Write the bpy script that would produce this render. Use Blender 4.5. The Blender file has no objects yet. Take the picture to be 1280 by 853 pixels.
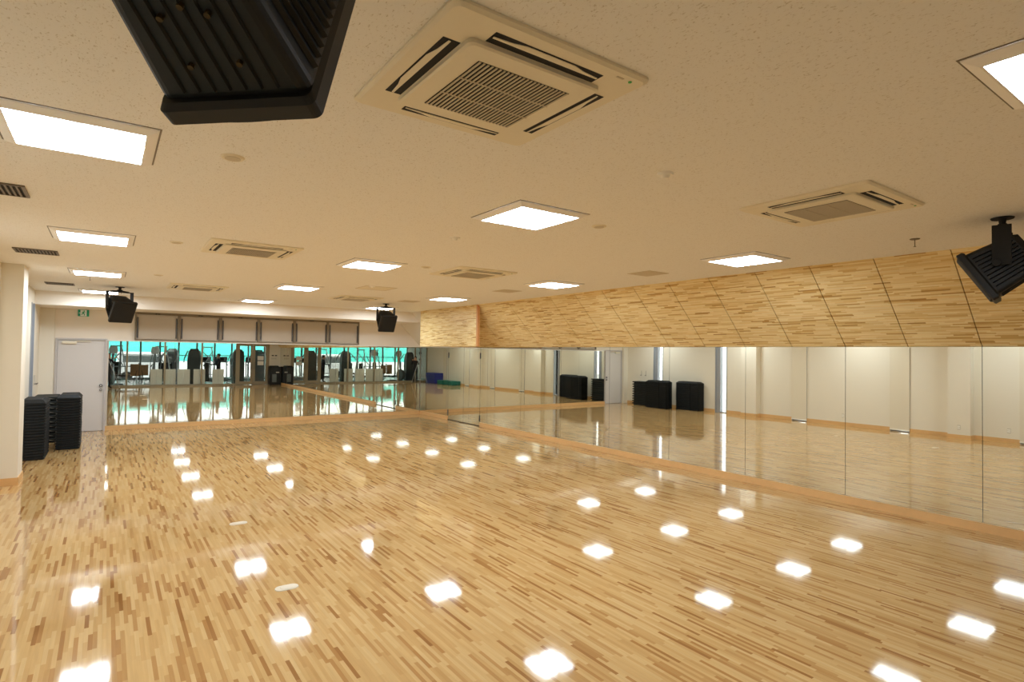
import bpy, bmesh, math, random
from mathutils import Vector, Matrix
random.seed(7)
SC = bpy.context.scene
COL = SC.collection
PI = math.pi

# ------------------------------------------------------------------ sizes (metres)
XR, YF, HC, MT = 8.38, 16.95, 3.195, 2.168      # mirrored long wall, far wall, ceiling, mirror top
XL, YB = -1.25, -1.50                           # window wall, glass partition
XS = 7.38                                       # top edge of the sloped wood band
YG = -9.5                                       # gym window wall
BH = 0.11                                       # baseboard height

# ------------------------------------------------------------------ colour / material helpers
def lin(c):
    return tuple(((v/255)/12.92 if v/255 <= .04045 else ((v/255+.055)/1.055)**2.4) for v in c) + (1.0,)

def new_mat(name):
    m = bpy.data.materials.new(name); m.use_nodes = True
    nt = m.node_tree
    return m, nt, nt.nodes['Principled BSDF']

def mat(name, rgb, rough=.5, metal=0.0, spec=.5, noise=0.0, nscale=40, bump=0.0, coat=0.0):
    m, nt, b = new_mat(name)
    c = lin(rgb)
    b.inputs['Base Color'].default_value = c
    b.inputs['Roughness'].default_value = rough
    b.inputs['Metallic'].default_value = metal
    b.inputs['Specular IOR Level'].default_value = spec
    b.inputs['Coat Weight'].default_value = coat
    tc = nt.nodes.new('ShaderNodeTexCoord')
    nz = nt.nodes.new('ShaderNodeTexNoise'); nz.inputs['Scale'].default_value = nscale; nz.inputs['Detail'].default_value = 3
    nt.links.new(tc.outputs['Object'], nz.inputs['Vector'])
    if noise > 0:
        mx = nt.nodes.new('ShaderNodeMix'); mx.data_type = 'RGBA'
        d = tuple(v*(1-noise) for v in c[:3]) + (1,)
        l = tuple(min(1, v*(1+noise)) for v in c[:3]) + (1,)
        mx.inputs[6].default_value = d; mx.inputs[7].default_value = l
        nt.links.new(nz.outputs['Fac'], mx.inputs[0]); nt.links.new(mx.outputs[2], b.inputs['Base Color'])
    if bump > 0:
        bp = nt.nodes.new('ShaderNodeBump'); bp.inputs['Strength'].default_value = bump; bp.inputs['Distance'].default_value = .002
        nt.links.new(nz.outputs['Fac'], bp.inputs['Height']); nt.links.new(bp.outputs['Normal'], b.inputs['Normal'])
    return m

def math_node(nt, op, a, b=None, c=None):
    n = nt.nodes.new('ShaderNodeMath'); n.operation = op
    for i, v in enumerate((a, b, c)):
        if v is None: continue
        if isinstance(v, (int, float)): n.inputs[i].default_value = v
        else: nt.links.new(v, n.inputs[i])
    return n.outputs[0]

def strip_wood(name, along, across, width, length, ramp, rough, bump, groove=.5, gloss_wave=0.0, spec=.5, coat=0.0, macro=0.0):
    """finger-jointed strips running along one axis, each strip piece with its own tone"""
    m, nt, b = new_mat(name)
    tc = nt.nodes.new('ShaderNodeTexCoord'); sp = nt.nodes.new('ShaderNodeSeparateXYZ')
    nt.links.new(tc.outputs['Object'], sp.inputs[0])
    u, v = sp.outputs[along], sp.outputs[across]
    vs = math_node(nt, 'DIVIDE', v, width)
    row = math_node(nt, 'FLOOR', vs)
    wn = nt.nodes.new('ShaderNodeTexWhiteNoise'); wn.noise_dimensions = '1D'
    nt.links.new(row, wn.inputs['W'])
    ln = math_node(nt, 'MULTIPLY_ADD', wn.outputs['Value'], length*.7, length*.65)
    wn2 = nt.nodes.new('ShaderNodeTexWhiteNoise'); wn2.noise_dimensions = '1D'
    nt.links.new(math_node(nt, 'ADD', row, 371.3), wn2.inputs['W'])
    us = math_node(nt, 'ADD', math_node(nt, 'DIVIDE', u, ln), math_node(nt, 'MULTIPLY', wn2.outputs['Value'], 13.7))
    cell = math_node(nt, 'FLOOR', us)
    cb = nt.nodes.new('ShaderNodeCombineXYZ'); nt.links.new(row, cb.inputs[0]); nt.links.new(cell, cb.inputs[1])
    w3 = nt.nodes.new('ShaderNodeTexWhiteNoise'); w3.noise_dimensions = '2D'
    nt.links.new(cb.outputs[0], w3.inputs['Vector'])
    cr = nt.nodes.new('ShaderNodeValToRGB'); e = cr.color_ramp.elements
    e[0].position, e[0].color = ramp[0][0], lin(ramp[0][1]); e[1].position, e[1].color = ramp[-1][0], lin(ramp[-1][1])
    for p, c in ramp[1:-1]:
        k = e.new(p); k.color = lin(c)
    nt.links.new(w3.outputs['Value'], cr.inputs[0])
    # grain
    mp = nt.nodes.new('ShaderNodeMapping')
    s = [60, 60, 60]; s[along] = 3.0
    mp.inputs['Scale'].default_value = s
    nt.links.new(tc.outputs['Object'], mp.inputs[0])
    nz = nt.nodes.new('ShaderNodeTexNoise'); nz.inputs['Scale'].default_value = 1.0; nz.inputs['Detail'].default_value = 4
    nt.links.new(mp.outputs[0], nz.inputs['Vector'])
    mul = math_node(nt, 'MULTIPLY_ADD', nz.outputs['Fac'], .30, .85)
    # thin joints between the strips
    fv = math_node(nt, 'FRACT', vs); fu = math_node(nt, 'FRACT', us)
    ev = math_node(nt, 'LESS_THAN', math_node(nt, 'ABSOLUTE', math_node(nt, 'SUBTRACT', fv, .5)), .475)
    eu = math_node(nt, 'LESS_THAN', math_node(nt, 'ABSOLUTE', math_node(nt, 'SUBTRACT', fu, .5)), .497)
    g = math_node(nt, 'MULTIPLY_ADD', math_node(nt, 'MULTIPLY', ev, eu), groove, 1-groove)
    tot = math_node(nt, 'MULTIPLY', mul, g)
    mx = nt.nodes.new('ShaderNodeMix'); mx.data_type = 'RGBA'; mx.blend_type = 'MULTIPLY'
    mx.inputs[0].default_value = 1.0
    cc = nt.nodes.new('ShaderNodeCombineColor')
    for i in range(3): nt.links.new(tot, cc.inputs[i])
    nt.links.new(cr.outputs[0], mx.inputs[6]); nt.links.new(cc.outputs[0], mx.inputs[7])
    nt.links.new(mx.outputs[2], b.inputs['Base Color'])
    b.inputs['Roughness'].default_value = rough
    b.inputs['Specular IOR Level'].default_value = spec
    b.inputs['Coat Weight'].default_value = coat
    b.inputs['Coat Roughness'].default_value = .04
    if bump > 0:
        n2 = nt.nodes.new('ShaderNodeTexNoise'); n2.inputs['Scale'].default_value = 2.2; n2.inputs['Detail'].default_value = 2
        nt.links.new(tc.outputs['Object'], n2.inputs['Vector'])
        h = math_node(nt, 'MULTIPLY', n2.outputs['Fac'], gloss_wave)
        bp = nt.nodes.new('ShaderNodeBump'); bp.inputs['Strength'].default_value = bump; bp.inputs['Distance'].default_value = 1.0
        nt.links.new(h, bp.inputs['Height']); nt.links.new(bp.outputs['Normal'], b.inputs['Normal'])
        nt.links.new(bp.outputs['Normal'], b.inputs['Coat Normal'])
    return m

M = {}
M['floor'] = strip_wood('strip_floor', 1, 0, .026, .36,
    [(0, (146, 101, 55)), (.08, (168, 124, 74)), (.24, (187, 149, 95)), (.6, (197, 162, 108)), (1, (204, 172, 121))], .055, .6, .05, .0005, .5)
M['woodwall'] = strip_wood('strip_wall_wood', 1, 2, .0135, .26,
    [(0, (180, 134, 70)), (.07, (208, 168, 100)), (.22, (228, 198, 134)), (.7, (238, 214, 158)), (1, (244, 224, 172))], .42, 0, .08, 0, .3)
M['ledge'] = mat('orange_timber', (222, 178, 120), .38, noise=.08, nscale=12)
M['post'] = mat('reddish_post_timber', (206, 146, 90), .45, noise=.08, nscale=12)
M['paint'] = mat('cream_wall_paint', (232, 224, 206), .65, spec=.3, noise=.015, nscale=120, bump=.08)
M['paint_far'] = mat('beige_wall_paint', (240, 230, 214), .65, spec=.3, noise=.015, nscale=120, bump=.08)
M['door'] = mat('grey_door_paint', (214, 208, 202), .45, noise=.01, nscale=20)
M['dframe'] = mat('grey_door_frame', (196, 190, 186), .45, noise=.01)  # darker than the leaf, lintel shadow put into its colour
M['cab'] = mat('taupe_cabinet_front', (192, 180, 162), .4, noise=.02, nscale=9)
M['cabframe_shaded'] = mat('shaded_taupe_frame', (134, 122, 102), .45, noise=.02)  # frame tone darkened to stand for the shadows around the fronts
M['dark'] = mat('dark_gap', (26, 24, 22), .8, noise=.02)
M['alu'] = mat('brushed_aluminium', (168, 172, 178), .4, .35, noise=.04, nscale=30)
M['steel'] = mat('grey_steel', (92, 90, 88), .35, .6, noise=.04, nscale=30)
M['black'] = mat('black_plastic', (13, 14, 12), .5, noise=.15, nscale=60, bump=.1)
M['blackmat'] = mat('black_matte', (12, 13, 12), .7, noise=.15, nscale=60)
M['step'] = mat('black_step_plastic', (22, 24, 23), .65, 0, .25, noise=.12, nscale=50, bump=.2)
M['stepold'] = mat('charcoal_step_plastic', (34, 36, 33), .65, 0, .25, noise=.12, nscale=50, bump=.2)
M['stepedge'] = mat('grey_step_edge', (112, 108, 98), .5, noise=.1)
M['whitepl'] = mat('white_plastic', (246, 242, 232), .4, noise=.015)
M['acwhite'] = mat('ivory_plastic', (236, 226, 200), .45, noise=.015)
M['acslat'] = mat('ivory_grille', (206, 192, 164), .5, noise=.02)
M['vent'] = mat('grey_vent_metal', (120, 108, 92), .5, .2, noise=.03)
M['ltframe'] = mat('white_light_frame', (250, 247, 242), .5, noise=.01)
M['blind'] = mat('tan_blind_fabric', (226, 216, 194), .8, noise=.03, nscale=200, bump=.1)
M['blue'] = mat('blue_vinyl', (42, 48, 130), .45, noise=.06, nscale=18)
M['green'] = mat('green_vinyl', (30, 110, 96), .45, noise=.06, nscale=18)
M['brown'] = mat('brown_cork', (128, 96, 62), .8, noise=.12, nscale=60)
M['board'] = mat('white_board', (250, 246, 232), .6, noise=.02)
M['paper'] = mat('paper', (236, 232, 222), .8, noise=.02)
M['gframe'] = mat('taupe_partition_frame', (158, 144, 118), .45, .2, noise=.03)
M['gymfloor'] = mat('grey_gym_floor', (150, 150, 148), .25, noise=.08, nscale=6)
M['gymwall'] = mat('gym_wall', (214, 212, 204), .7, noise=.02)
M['machine'] = mat('dark_green_machine', (40, 46, 42), .4, noise=.1)
M['machgrey'] = mat('grey_machine', (112, 118, 118), .35, .4, noise=.08)
M['machwhite'] = mat('white_machine', (205, 208, 210), .35, noise=.04)
M['teal'] = mat('teal_net', (84, 208, 198), .8, noise=.06, nscale=3)
M['van'] = mat('white_vehicle', (235, 236, 238), .3, noise=.01)
M['asphalt'] = mat('pale_ground', (170, 170, 172), .9, noise=.06, nscale=8)
M['orange'] = mat('orange_band', (226, 96, 50), .6, noise=.04)
M['exitgreen'] = mat('exit_green', (22, 160, 118), .4, noise=.02)
M['exitwhite'] = mat('exit_white', (240, 244, 240), .4, noise=.01)
M['ledgreen'] = mat('green_led', (30, 170, 70), .4, noise=.01)
M['brass'] = mat('brass_screw', (74, 58, 26), .5, .5, noise=.05)
M['skin'] = mat('skin', (206, 158, 128), .6, noise=.04)
M['hair'] = mat('black_hair', (18, 15, 14), .6, noise=.2)
M['plate'] = mat('floor_cover_metal', (206, 194, 170), .4, .2, noise=.04)
M['socket'] = mat('grey_socket', (204, 197, 180), .5, noise=.02)
M['tripod'] = mat('silver_tripod', (178, 178, 176), .3, .7, noise=.03)

# ceiling board: fissured mineral board
m, nt, b = new_mat('fissured_ceiling_board')
tc = nt.nodes.new('ShaderNodeTexCoord'); mp = nt.nodes.new('ShaderNodeMapping'); mp.inputs['Scale'].default_value = (1, .55, 1)
mp.inputs['Rotation'].default_value = (0, 0, .6)
nz0 = nt.nodes.new('ShaderNodeTexNoise'); nz0.inputs['Scale'].default_value = 14
nt.links.new(tc.outputs['Object'], mp.inputs[0])
nz = nt.nodes.new('ShaderNodeTexNoise'); nz.inputs['Scale'].default_value = 120; nz.inputs['Detail'].default_value = 2; nz.inputs['Distortion'].default_value = .6
nt.links.new(mp.outputs[0], nz.inputs['Vector'])
cr = nt.nodes.new('ShaderNodeValToRGB')
cr.color_ramp.elements[0].position = .28; cr.color_ramp.elements[0].color = lin((212, 204, 188))
cr.color_ramp.elements[1].position = .40; cr.color_ramp.elements[1].color = lin((244, 241, 234))
nt.links.new(nz.outputs['Fac'], cr.inputs[0]); nt.links.new(cr.outputs[0], b.inputs['Base Color'])
bp = nt.nodes.new('ShaderNodeBump'); bp.inputs['Strength'].default_value = .25; bp.inputs['Distance'].default_value = .002
nt.links.new(cr.outputs[0], bp.inputs['Height']); nt.links.new(bp.outputs['Normal'], b.inputs['Normal'])
b.inputs['Roughness'].default_value = .9; b.inputs['Specular IOR Level'].default_value = .15
M['ceiling'] = m

# mirror glass
m, nt, b = new_mat('mirror_glass')
b.inputs['Base Color'].default_value = (.78, .785, .715, 1); b.inputs['Metallic'].default_value = 1; b.inputs['Roughness'].default_value = 0.0
tc = nt.nodes.new('ShaderNodeTexCoord'); nz = nt.nodes.new('ShaderNodeTexNoise'); nz.inputs['Scale'].default_value = .8; nz.inputs['Detail'].default_value = 0
nt.links.new(tc.outputs['Object'], nz.inputs['Vector'])
bp = nt.nodes.new('ShaderNodeBump'); bp.inputs['Strength'].default_value = 1; bp.inputs['Distance'].default_value = .0004
nt.links.new(nz.outputs['Fac'], bp.inputs['Height']); nt.links.new(bp.outputs['Normal'], b.inputs['Normal'])
M['mirror'] = m

# clear thin glass
m = bpy.data.materials.new('clear_glass'); m.use_nodes = True; nt = m.node_tree; nt.nodes.clear()
out = nt.nodes.new('ShaderNodeOutputMaterial'); tr = nt.nodes.new('ShaderNodeBsdfTransparent'); gl = nt.nodes.new('ShaderNodeBsdfGlossy')
tr.inputs[0].default_value = (.97, .985, .98, 1); gl.inputs['Roughness'].default_value = .02
fr = nt.nodes.new('ShaderNodeFresnel'); fr.inputs[0].default_value = 1.35
mx = nt.nodes.new('ShaderNodeMixShader'); nt.links.new(fr.outputs[0], mx.inputs[0]); nt.links.new(tr.outputs[0], mx.inputs[1]); nt.links.new(gl.outputs[0], mx.inputs[2])
nt.links.new(mx.outputs[0], out.inputs[0]); M['glass'] = m

def emis(name, rgb, strength, bands=False):
    m = bpy.data.materials.new(name); m.use_nodes = True; nt = m.node_tree; nt.nodes.clear()
    out = nt.nodes.new('ShaderNodeOutputMaterial'); em = nt.nodes.new('ShaderNodeEmission')
    em.inputs[0].default_value = rgb + (1,); em.inputs[1].default_value = strength
    if bands:   # two lamp troughs side by side behind the prismatic cover
        tc = nt.nodes.new('ShaderNodeTexCoord'); sp = nt.nodes.new('ShaderNodeSeparateXYZ'); nt.links.new(tc.outputs['Object'], sp.inputs[0])
        ax = math_node(nt, 'ABSOLUTE', sp.outputs[0])
        gap = math_node(nt, 'MINIMUM', 1.0, math_node(nt, 'MULTIPLY_ADD', ax, 12.0, .10))
        ay = math_node(nt, 'ABSOLUTE', sp.outputs[1])
        rowf = math_node(nt, 'MULTIPLY_ADD', math_node(nt, 'LESS_THAN', ay, .10), .6, .4)
        nt.links.new(math_node(nt, 'MULTIPLY', math_node(nt, 'MULTIPLY', gap, rowf), strength), em.inputs[1])
    nt.links.new(em.outputs[0], out.inputs[0])
    m.cycles.emission_sampling = 'FRONT'
    return m
M['lamp'] = emis('lamp_diffuser', (.89, 1.0, 1.11), 68, True)
M['gymfill'] = emis('gym_fill_glow', (1, .99, .98), 30)  # glow for the added gym fill panels

# ------------------------------------------------------------------ mesh helpers
def BM(): return bmesh.new()

def box(bm, lo, hi, mtx=None):
    x0, y0, z0 = lo; x1, y1, z1 = hi
    vs = [bm.verts.new(p) for p in ((x0,y0,z0),(x1,y0,z0),(x1,y1,z0),(x0,y1,z0),(x0,y0,z1),(x1,y0,z1),(x1,y1,z1),(x0,y1,z1))]
    if mtx:
        for v in vs: v.co = mtx @ v.co
    for f in ((3,2,1,0),(4,5,6,7),(0,1,5,4),(1,2,6,5),(2,3,7,6),(3,0,4,7)):
        bm.faces.new([vs[i] for i in f])
    return vs

def cbox(bm, c, s, mtx=None):
    return box(bm, (c[0]-s[0]/2, c[1]-s[1]/2, c[2]-s[2]/2), (c[0]+s[0]/2, c[1]+s[1]/2, c[2]+s[2]/2), mtx)

def loft(bm, loops, cap=True):
    rings = [[bm.verts.new(p) for p in L] for L in loops]
    n = len(rings[0])
    for a, c in zip(rings, rings[1:]):
        for i in range(n):
            bm.faces.new((a[i], a[(i+1) % n], c[(i+1) % n], c[i]))
    if cap:
        bm.faces.new(rings[0][::-1]); bm.faces.new(rings[-1])
    return rings

def tube(bm, a, c, r0, r1=None, n=12):
    a, c = Vector(a), Vector(c); r1 = r0 if r1 is None else r1
    d = (c-a).normalized(); u = d.orthogonal().normalized(); w = d.cross(u)
    L = []
    for p, r in ((a, r0), (c, r1)):
        L.append([p + u*r*math.cos(2*PI*i/n) + w*r*math.sin(2*PI*i/n) for i in range(n)])
    loft(bm, L)

def disc(bm, c, r, z0, z1, n=24, r1=None):
    r1 = r if r1 is None else r1
    loft(bm, [[(c[0]+r*math.cos(2*PI*i/n), c[1]+r*math.sin(2*PI*i/n), z0) for i in range(n)],
              [(c[0]+r1*math.cos(2*PI*i/n), c[1]+r1*math.sin(2*PI*i/n), z1) for i in range(n)]])

def rect(cx, cy, w, d, z, r=0, seg=4):
    if r <= 0: return [(cx-w/2,cy-d/2,z),(cx+w/2,cy-d/2,z),(cx+w/2,cy+d/2,z),(cx-w/2,cy+d/2,z)]
    P = []
    for sx, sy, a0 in ((1,-1,-PI/2),(1,1,0),(-1,1,PI/2),(-1,-1,PI)):
        for k in range(seg+1):
            a = a0 + PI/2*k/seg
            P.append((cx+sx*(w/2-r)+r*math.cos(a), cy+sy*(d/2-r)+r*math.sin(a), z))
    return P

def obj(name, bm, material, parent=None, loc=None, bevel=0.0, smooth=False, flip=False):
    if not flip: bmesh.ops.recalc_face_normals(bm, faces=bm.faces[:])
    me = bpy.data.meshes.new(name); bm.to_mesh(me); bm.free()
    me.materials.append(M[material] if isinstance(material, str) else material)
    if smooth:
        for p in me.polygons: p.use_smooth = True
    o = bpy.data.objects.new(name, me); COL.objects.link(o)
    if parent: o.parent = parent
    if loc: o.location = loc
    if bevel > 0:
        md = o.modifiers.new('edge', 'BEVEL'); md.width = bevel; md.segments = 2; md.limit_method = 'ANGLE'
    return o

def tag(o, label, cat, group=None, kind=None):
    o['label'] = label; o['category'] = cat
    if group: o['group'] = group
    if kind: o['kind'] = kind
    return o

def thing(name, label, cat, loc=(0,0,0), rz=0.0, group=None):
    o = bpy.data.objects.new(name, None); COL.objects.link(o); o.empty_display_size = .1
    o.location = loc; o.rotation_euler = (0, 0, rz)
    return tag(o, label, cat, group)

def struct(name, bm, material, label=None, parent=None, bevel=0):
    o = obj(name, bm, material, parent, bevel=bevel)
    if not parent:
        o['kind'] = 'structure'; o['category'] = name.split('_')[0]
        if label: o['label'] = label
    return o

def dup(root, loc, rz=None, label=None):
    r = root.copy(); COL.objects.link(r); r.location = loc
    if rz is not None: r.rotation_euler = (0, 0, rz)
    if label: r['label'] = label
    for ch in list(root.children):
        c = ch.copy(); COL.objects.link(c); c.parent = r
        for g in list(ch.children):
            d = g.copy(); COL.objects.link(d); d.parent = c
    return r

ORD = ['', 'first', 'second', 'third', 'fourth', 'fifth', 'sixth', 'seventh', 'eighth', 'ninth', 'tenth', 'eleventh', 'twelfth',
       'thirteenth', 'fourteenth', 'fifteenth', 'sixteenth', 'seventeenth', 'eighteenth', 'nineteenth', 'twentieth']

# ------------------------------------------------------------------ the room shell
bm = BM(); box(bm, (XL-.2, YB-.05, -.12), (XR+.2, YF+.2, 0)); struct('floor', bm, 'floor', 'glossy floor of narrow honey maple strips')
bm = BM(); box(bm, (XL-.2, YB-.05, HC), (XR+.2, YF+.2, HC+.15)); struct('ceiling', bm, 'ceiling', 'beige fissured board ceiling with square lights')
bm = BM(); box(bm, (XR+.03, YB-.05, 0), (XR+.2, YF+.2, HC)); struct('wall_right', bm, 'dark', 'long wall carrying the row of tall mirrors')
bm = BM()
box(bm, (.02, YF+.03, 0), (XR+.03, YF+.2, MT)); box(bm, (XL-.2, YF+.0, MT+.03), (XR+.03, YF+.2, HC)); box(bm, (-.96, YF+.06, 0), (.02, YF+.2, MT+.03)); box(bm, (XL-.2, YF, 0), (-.96, YF+.2, MT+.03))
struct('wall_far', bm, 'paint_far', 'beige end wall above the end mirrors and grey door')
bm = BM(); box(bm, (.02, YF-.012, MT), (XR, YF+.03, MT+.03)); struct('trim_1', bm, 'whitepl', 'pale rail along the top of the end mirrors')
bm = BM(); box(bm, (XL, 15.6, 2.90), (XR+.03, YF, HC)); struct('trim_2', bm, 'paint_far', 'beige ceiling beam across the end wall')
bm = BM(); box(bm, (XL, YF-.10, 0), (-.985, YF, 2.9)); struct('trim_3', bm, 'paint', 'cream corner column beside the grey door')

# window wall with five slit windows and two columns
WINS = [15.22, 12.36, 9.52, 6.70, 3.90, 1.08]
WW = .48
bm = BM(); edges = [YB] + [v for w in sorted(WINS) for v in (w-WW/2, w+WW/2)] + [YF]
for a, c in zip(edges[0::2], edges[1::2]): box(bm, (XL-.2, a, 0), (XL, c, HC))
for w in WINS: box(bm, (XL-.2, w-WW/2, 2.9), (XL, w+WW/2, HC))
struct('wall_left', bm, 'paint', 'cream wall with narrow full-height windows')
for i, (a, c) in enumerate(((10.86, 11.42), (5.04, 5.52))):
    bm = BM(); box(bm, (XL, a, 0), (-1.0, c, HC)); struct('trim_%d' % (4+i), bm, 'paint', 'cream column standing out from the window wall')
    bm = BM(); box(bm, (XL, a-.014, 0), (-.986, c+.014, BH)); struct('baseboard_column_%s' % ('far', 'near')[i], bm, 'ledge', 'orange timber baseboard around a column')
bm = BM()
for a, c in zip(edges[0::2], edges[1::2]):
    for s, e in ((a, min(c, 5.03)), (max(a, 5.53), min(c, 10.85)), (max(a, 11.43), c)):
        if e-s > .05: box(bm, (XL, s, 0), (XL+.014, e, BH))
struct('baseboard_left', bm, 'ledge', 'orange timber baseboard under the window wall')
bm = BM(); box(bm, (XR-.016, YB, 0), (XR+.03, 13.26, BH)); box(bm, (XR-.016, 15.07, 0), (XR+.03, YF, BH)); struct('baseboard_right', bm, 'ledge', 'orange timber baseboard under the long mirrors', bevel=.002)
bm = BM(); box(bm, (.02, YF-.016, 0), (XR-.016, YF+.03, BH)); struct('baseboard_far', bm, 'ledge', 'orange timber baseboard under the end mirrors', bevel=.002)

# slit windows
for i, w in enumerate(WINS):
    bm = BM(); y0, y1 = w-WW/2, w+WW/2
    box(bm, (XL-.17, y0, 0), (XL+.012, y0+.03, 2.9)); box(bm, (XL-.17, y1-.19, 0), (XL-.02, y1-.025, 2.9)); box(bm, (XL-.17, y1-.025, 0), (XL+.02, y1, 2.9))
    box(bm, (XL-.17, y0+.03, 0), (XL, y1-.19, .03)); box(bm, (XL-.17, y0+.03, 2.87), (XL, y1-.19, 2.9))
    f = struct('window_%d' % (i+1), bm, 'alu', 'narrow full-height window with grey aluminium frame')
    bm = BM(); box(bm, (XL-.12, y0+.03, .03), (XL-.11, y1-.19, 2.87)); obj('pane', bm, 'glass', f)
for k, w in enumerate(WINS[2:]):
    if w < 2: nm = 'tan roller blind drawn down over the window nearest the blue mat box'
    else: nm = ('tan roller blind over the window beside the far column', 'tan roller blind over the window between the two columns', 'tan roller blind over the window on the near side of the near column')[k]
    t = thing('roller_blind', nm, 'blind', (XL+.025, w, 0), 0, 'roller blinds on the slit windows')
    bm = BM(); box(bm, (0, -.242, .07), (.006, .242, 2.84)); obj('blind_fabric', bm, 'blind', t)
    bm = BM(); box(bm, (-.004, -.244, .04), (.012, .244, .07)); obj('bottom_bar', bm, 'whitepl', t)
    bm = BM(); tube(bm, (.012, -.22, 2.86), (.012, .22, 2.86), .024); obj('roller_tube', bm, 'whitepl', t)

# ------------------------------------------------------------------ sloped wood band over the mirrors
SEAM0, PW = 2.265, .76
YBOX0, YBOX1 = 11.85, 14.97
def slope_bm(segs, inset=0.0, thick=.03):
    bm = BM()
    n = Vector((-1.027, 0, -1.0)).normalized()
    for a, c in segs:
        A, B = Vector((XR+.03, 0, MT-.0)), Vector((XS, 0, HC))
        A = Vector((XR, 0, MT))
        lo = [A + n*(-inset), B + n*(-inset), B + n*(-inset-thick), A + n*(-inset-thick)]
        loft(bm, [[(p.x, a, p.z) for p in lo], [(p.x, c, p.z) for p in lo]])
    return bm
segs = []
y = SEAM0 - 5*PW
while y < YBOX1:
    segs.append((max(y, YB)+.005, min(y+PW, YBOX1)-.005)); y += PW
struct('wall_right_sloped', slope_bm(segs), 'woodwall', 'sloped band of finger-jointed wood panels above the long mirrors')
struct('wall_right_backing', slope_bm([(YB, YBOX1)], .032, .02), 'dark', 'dark backing behind the wood panel joints')
struct('wall_right_white', slope_bm([(YBOX1, YF)], 0, .03), 'paint', 'cream sloped band in the far corner')
bm = BM()
box(bm, (XS, YBOX0+.06, MT+.004), (XS+.06, YBOX1, HC))
struct('wall_right_fascia', bm, 'woodwall', 'upright wood-clad fascia panel before the mirrored doors')
bm = BM(); box(bm, (XS-.004, YBOX0, MT+.002), (XS+.06, YBOX0+.06, HC)); struct('trim_6', bm, 'post', 'orange timber post at the end of the upright wood panel')

# ------------------------------------------------------------------ mirrors
seams = [YB+.01, SEAM0-2*PW, SEAM0] + [SEAM0+2*PW*k for k in range(1, 8)]
seams = [s for s in seams if s < 13.0] + [13.27]
n = len(seams)-1
def mirror(lo, hi, label, group):
    bm = BM(); box(bm, lo, hi); return tag(obj('mirror_panel', bm, 'mirror'), label, 'mirror', group)
for k in range(n):
    i = n-k
    mirror((XR, seams[k]+.003, BH+.002), (XR+.012, seams[k+1]-.003, MT-.003),
           'tall frameless mirror on the long wall, %s from the mirrored doors' % ORD[i], 'mirrors along the long wall')
mirror((XR, 15.07, BH+.002), (XR+.012, YF-.014, MT-.003), 'tall frameless mirror between the mirrored doors and the far corner', 'mirrors along the long wall')
NX = 6; wx = (XR-.01-.05)/NX
for k in range(NX):
    mirror((.05+wx*k+.002, YF-.001, BH+.002), (.05+wx*(k+1)-.002, YF+.011, MT-.003),
           'tall frameless mirror on the end wall, %s from the grey door' % ORD[k+1], 'mirrors along the end wall')
for (a, c, hy, lab) in ((13.28, 14.155, 13.28, 'mirror-faced door leaf hinged next to the orange timber post side'), (14.165, 15.06, 15.06, 'mirror-faced door leaf hinged nearer the far corner')):
    t = thing('mirrored_door', lab, 'door', (XR, (a+c)/2, 0), 0, 'pair of mirror-faced doors'); h = (c-a)/2
    bm = BM(); box(bm, (0, -h, .02), (.02, h, MT-.003)); obj('mirror_leaf', bm, 'mirror', t)
    bm = BM(); box(bm, (-.004, -h, .004), (.02, h, .02)); obj('bottom_gap_strip', bm, 'dark', t)  # dark strip standing for the shaded gap under the leaf
    s = -1 if hy < (a+c)/2 else 1
    for z in (.22, 1.93):
        bm = BM(); tube(bm, (-.008, s*(h+.0), z-.08), (-.008, s*(h+.0), z+.08), .012); obj('hinge', bm, 'steel', t)

# ------------------------------------------------------------------ grey door, exit sign, cabinets on the end wall
bm = BM()
box(bm, (-.965, YF-.03, 0), (-.925, YF+.06, 2.215)); box(bm, (-.02, YF-.03, 0), (.02, YF+.06, 2.215)); box(bm, (-.925, YF-.03, 2.175), (-.02, YF+.06, 2.215))
d = struct('door_1', bm, 'dframe', 'pale grey steel door beside the stacked steps')
bm = BM(); box(bm, (-.922, YF+.01, .008), (-.023, YF+.05, 2.172)); obj('door_leaf', bm, 'door', d)
bm = BM(); box(bm, (-.84, YF-.05, 2.085), (-.57, YF+.01, 2.14)); box(bm, (-.60, YF-.045, 2.14), (-.30, YF-.03, 2.155)); obj('door_closer', bm, 'acwhite', d)
for nm, z, r in (('door_handle', 1.09, .032), ('door_lock', .985, .026)):
    bm = BM(); tube(bm, (-.085, YF-.03, z), (-.085, YF+.01, z), r, r*1.1, 16); obj(nm, bm, 'steel', d)
    bm = BM(); tube(bm, (-.085, YF-.034, z), (-.085, YF-.03, z), r*.55, r*.55, 16); obj(nm + '_recess', bm, 'dframe', d)

t = thing('exit_sign', 'small green and white emergency exit sign above the grey door', 'sign', (-.46, YF-.03, 2.815))
bm = BM(); cbox(bm, (0, .012, 0), (.21, .035, .155)); obj('sign_box', bm, 'exitgreen', t)
bm = BM(); cbox(bm, (.0, -.008, 0), (.12, .004, .145)); obj('sign_doorway', bm, 'exitwhite', t)
bm = BM()   # running figure with an arrow
tube(bm, (.012, -.012, .048), (.012, -.010, .048), .014, n=14)
for a, c, r in (((.006, .03), (-.008, -.006), .011), ((-.008, -.006), (.022, -.028), .008), ((.022, -.028), (.012, -.058), .007), ((-.008, -.006), (-.026, -.03), .008), ((-.026, -.03), (-.046, -.034), .007),
                ((.006, .026), (.032, .008), .006), ((.006, .026), (-.022, .02), .006), ((-.022, .02), (-.03, .0), .005)):
    tube(bm, (a[0], -.011, a[1]), (c[0], -.011, c[1]), r, n=8)
obj('running_figure', bm, 'exitgreen', t)
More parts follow.
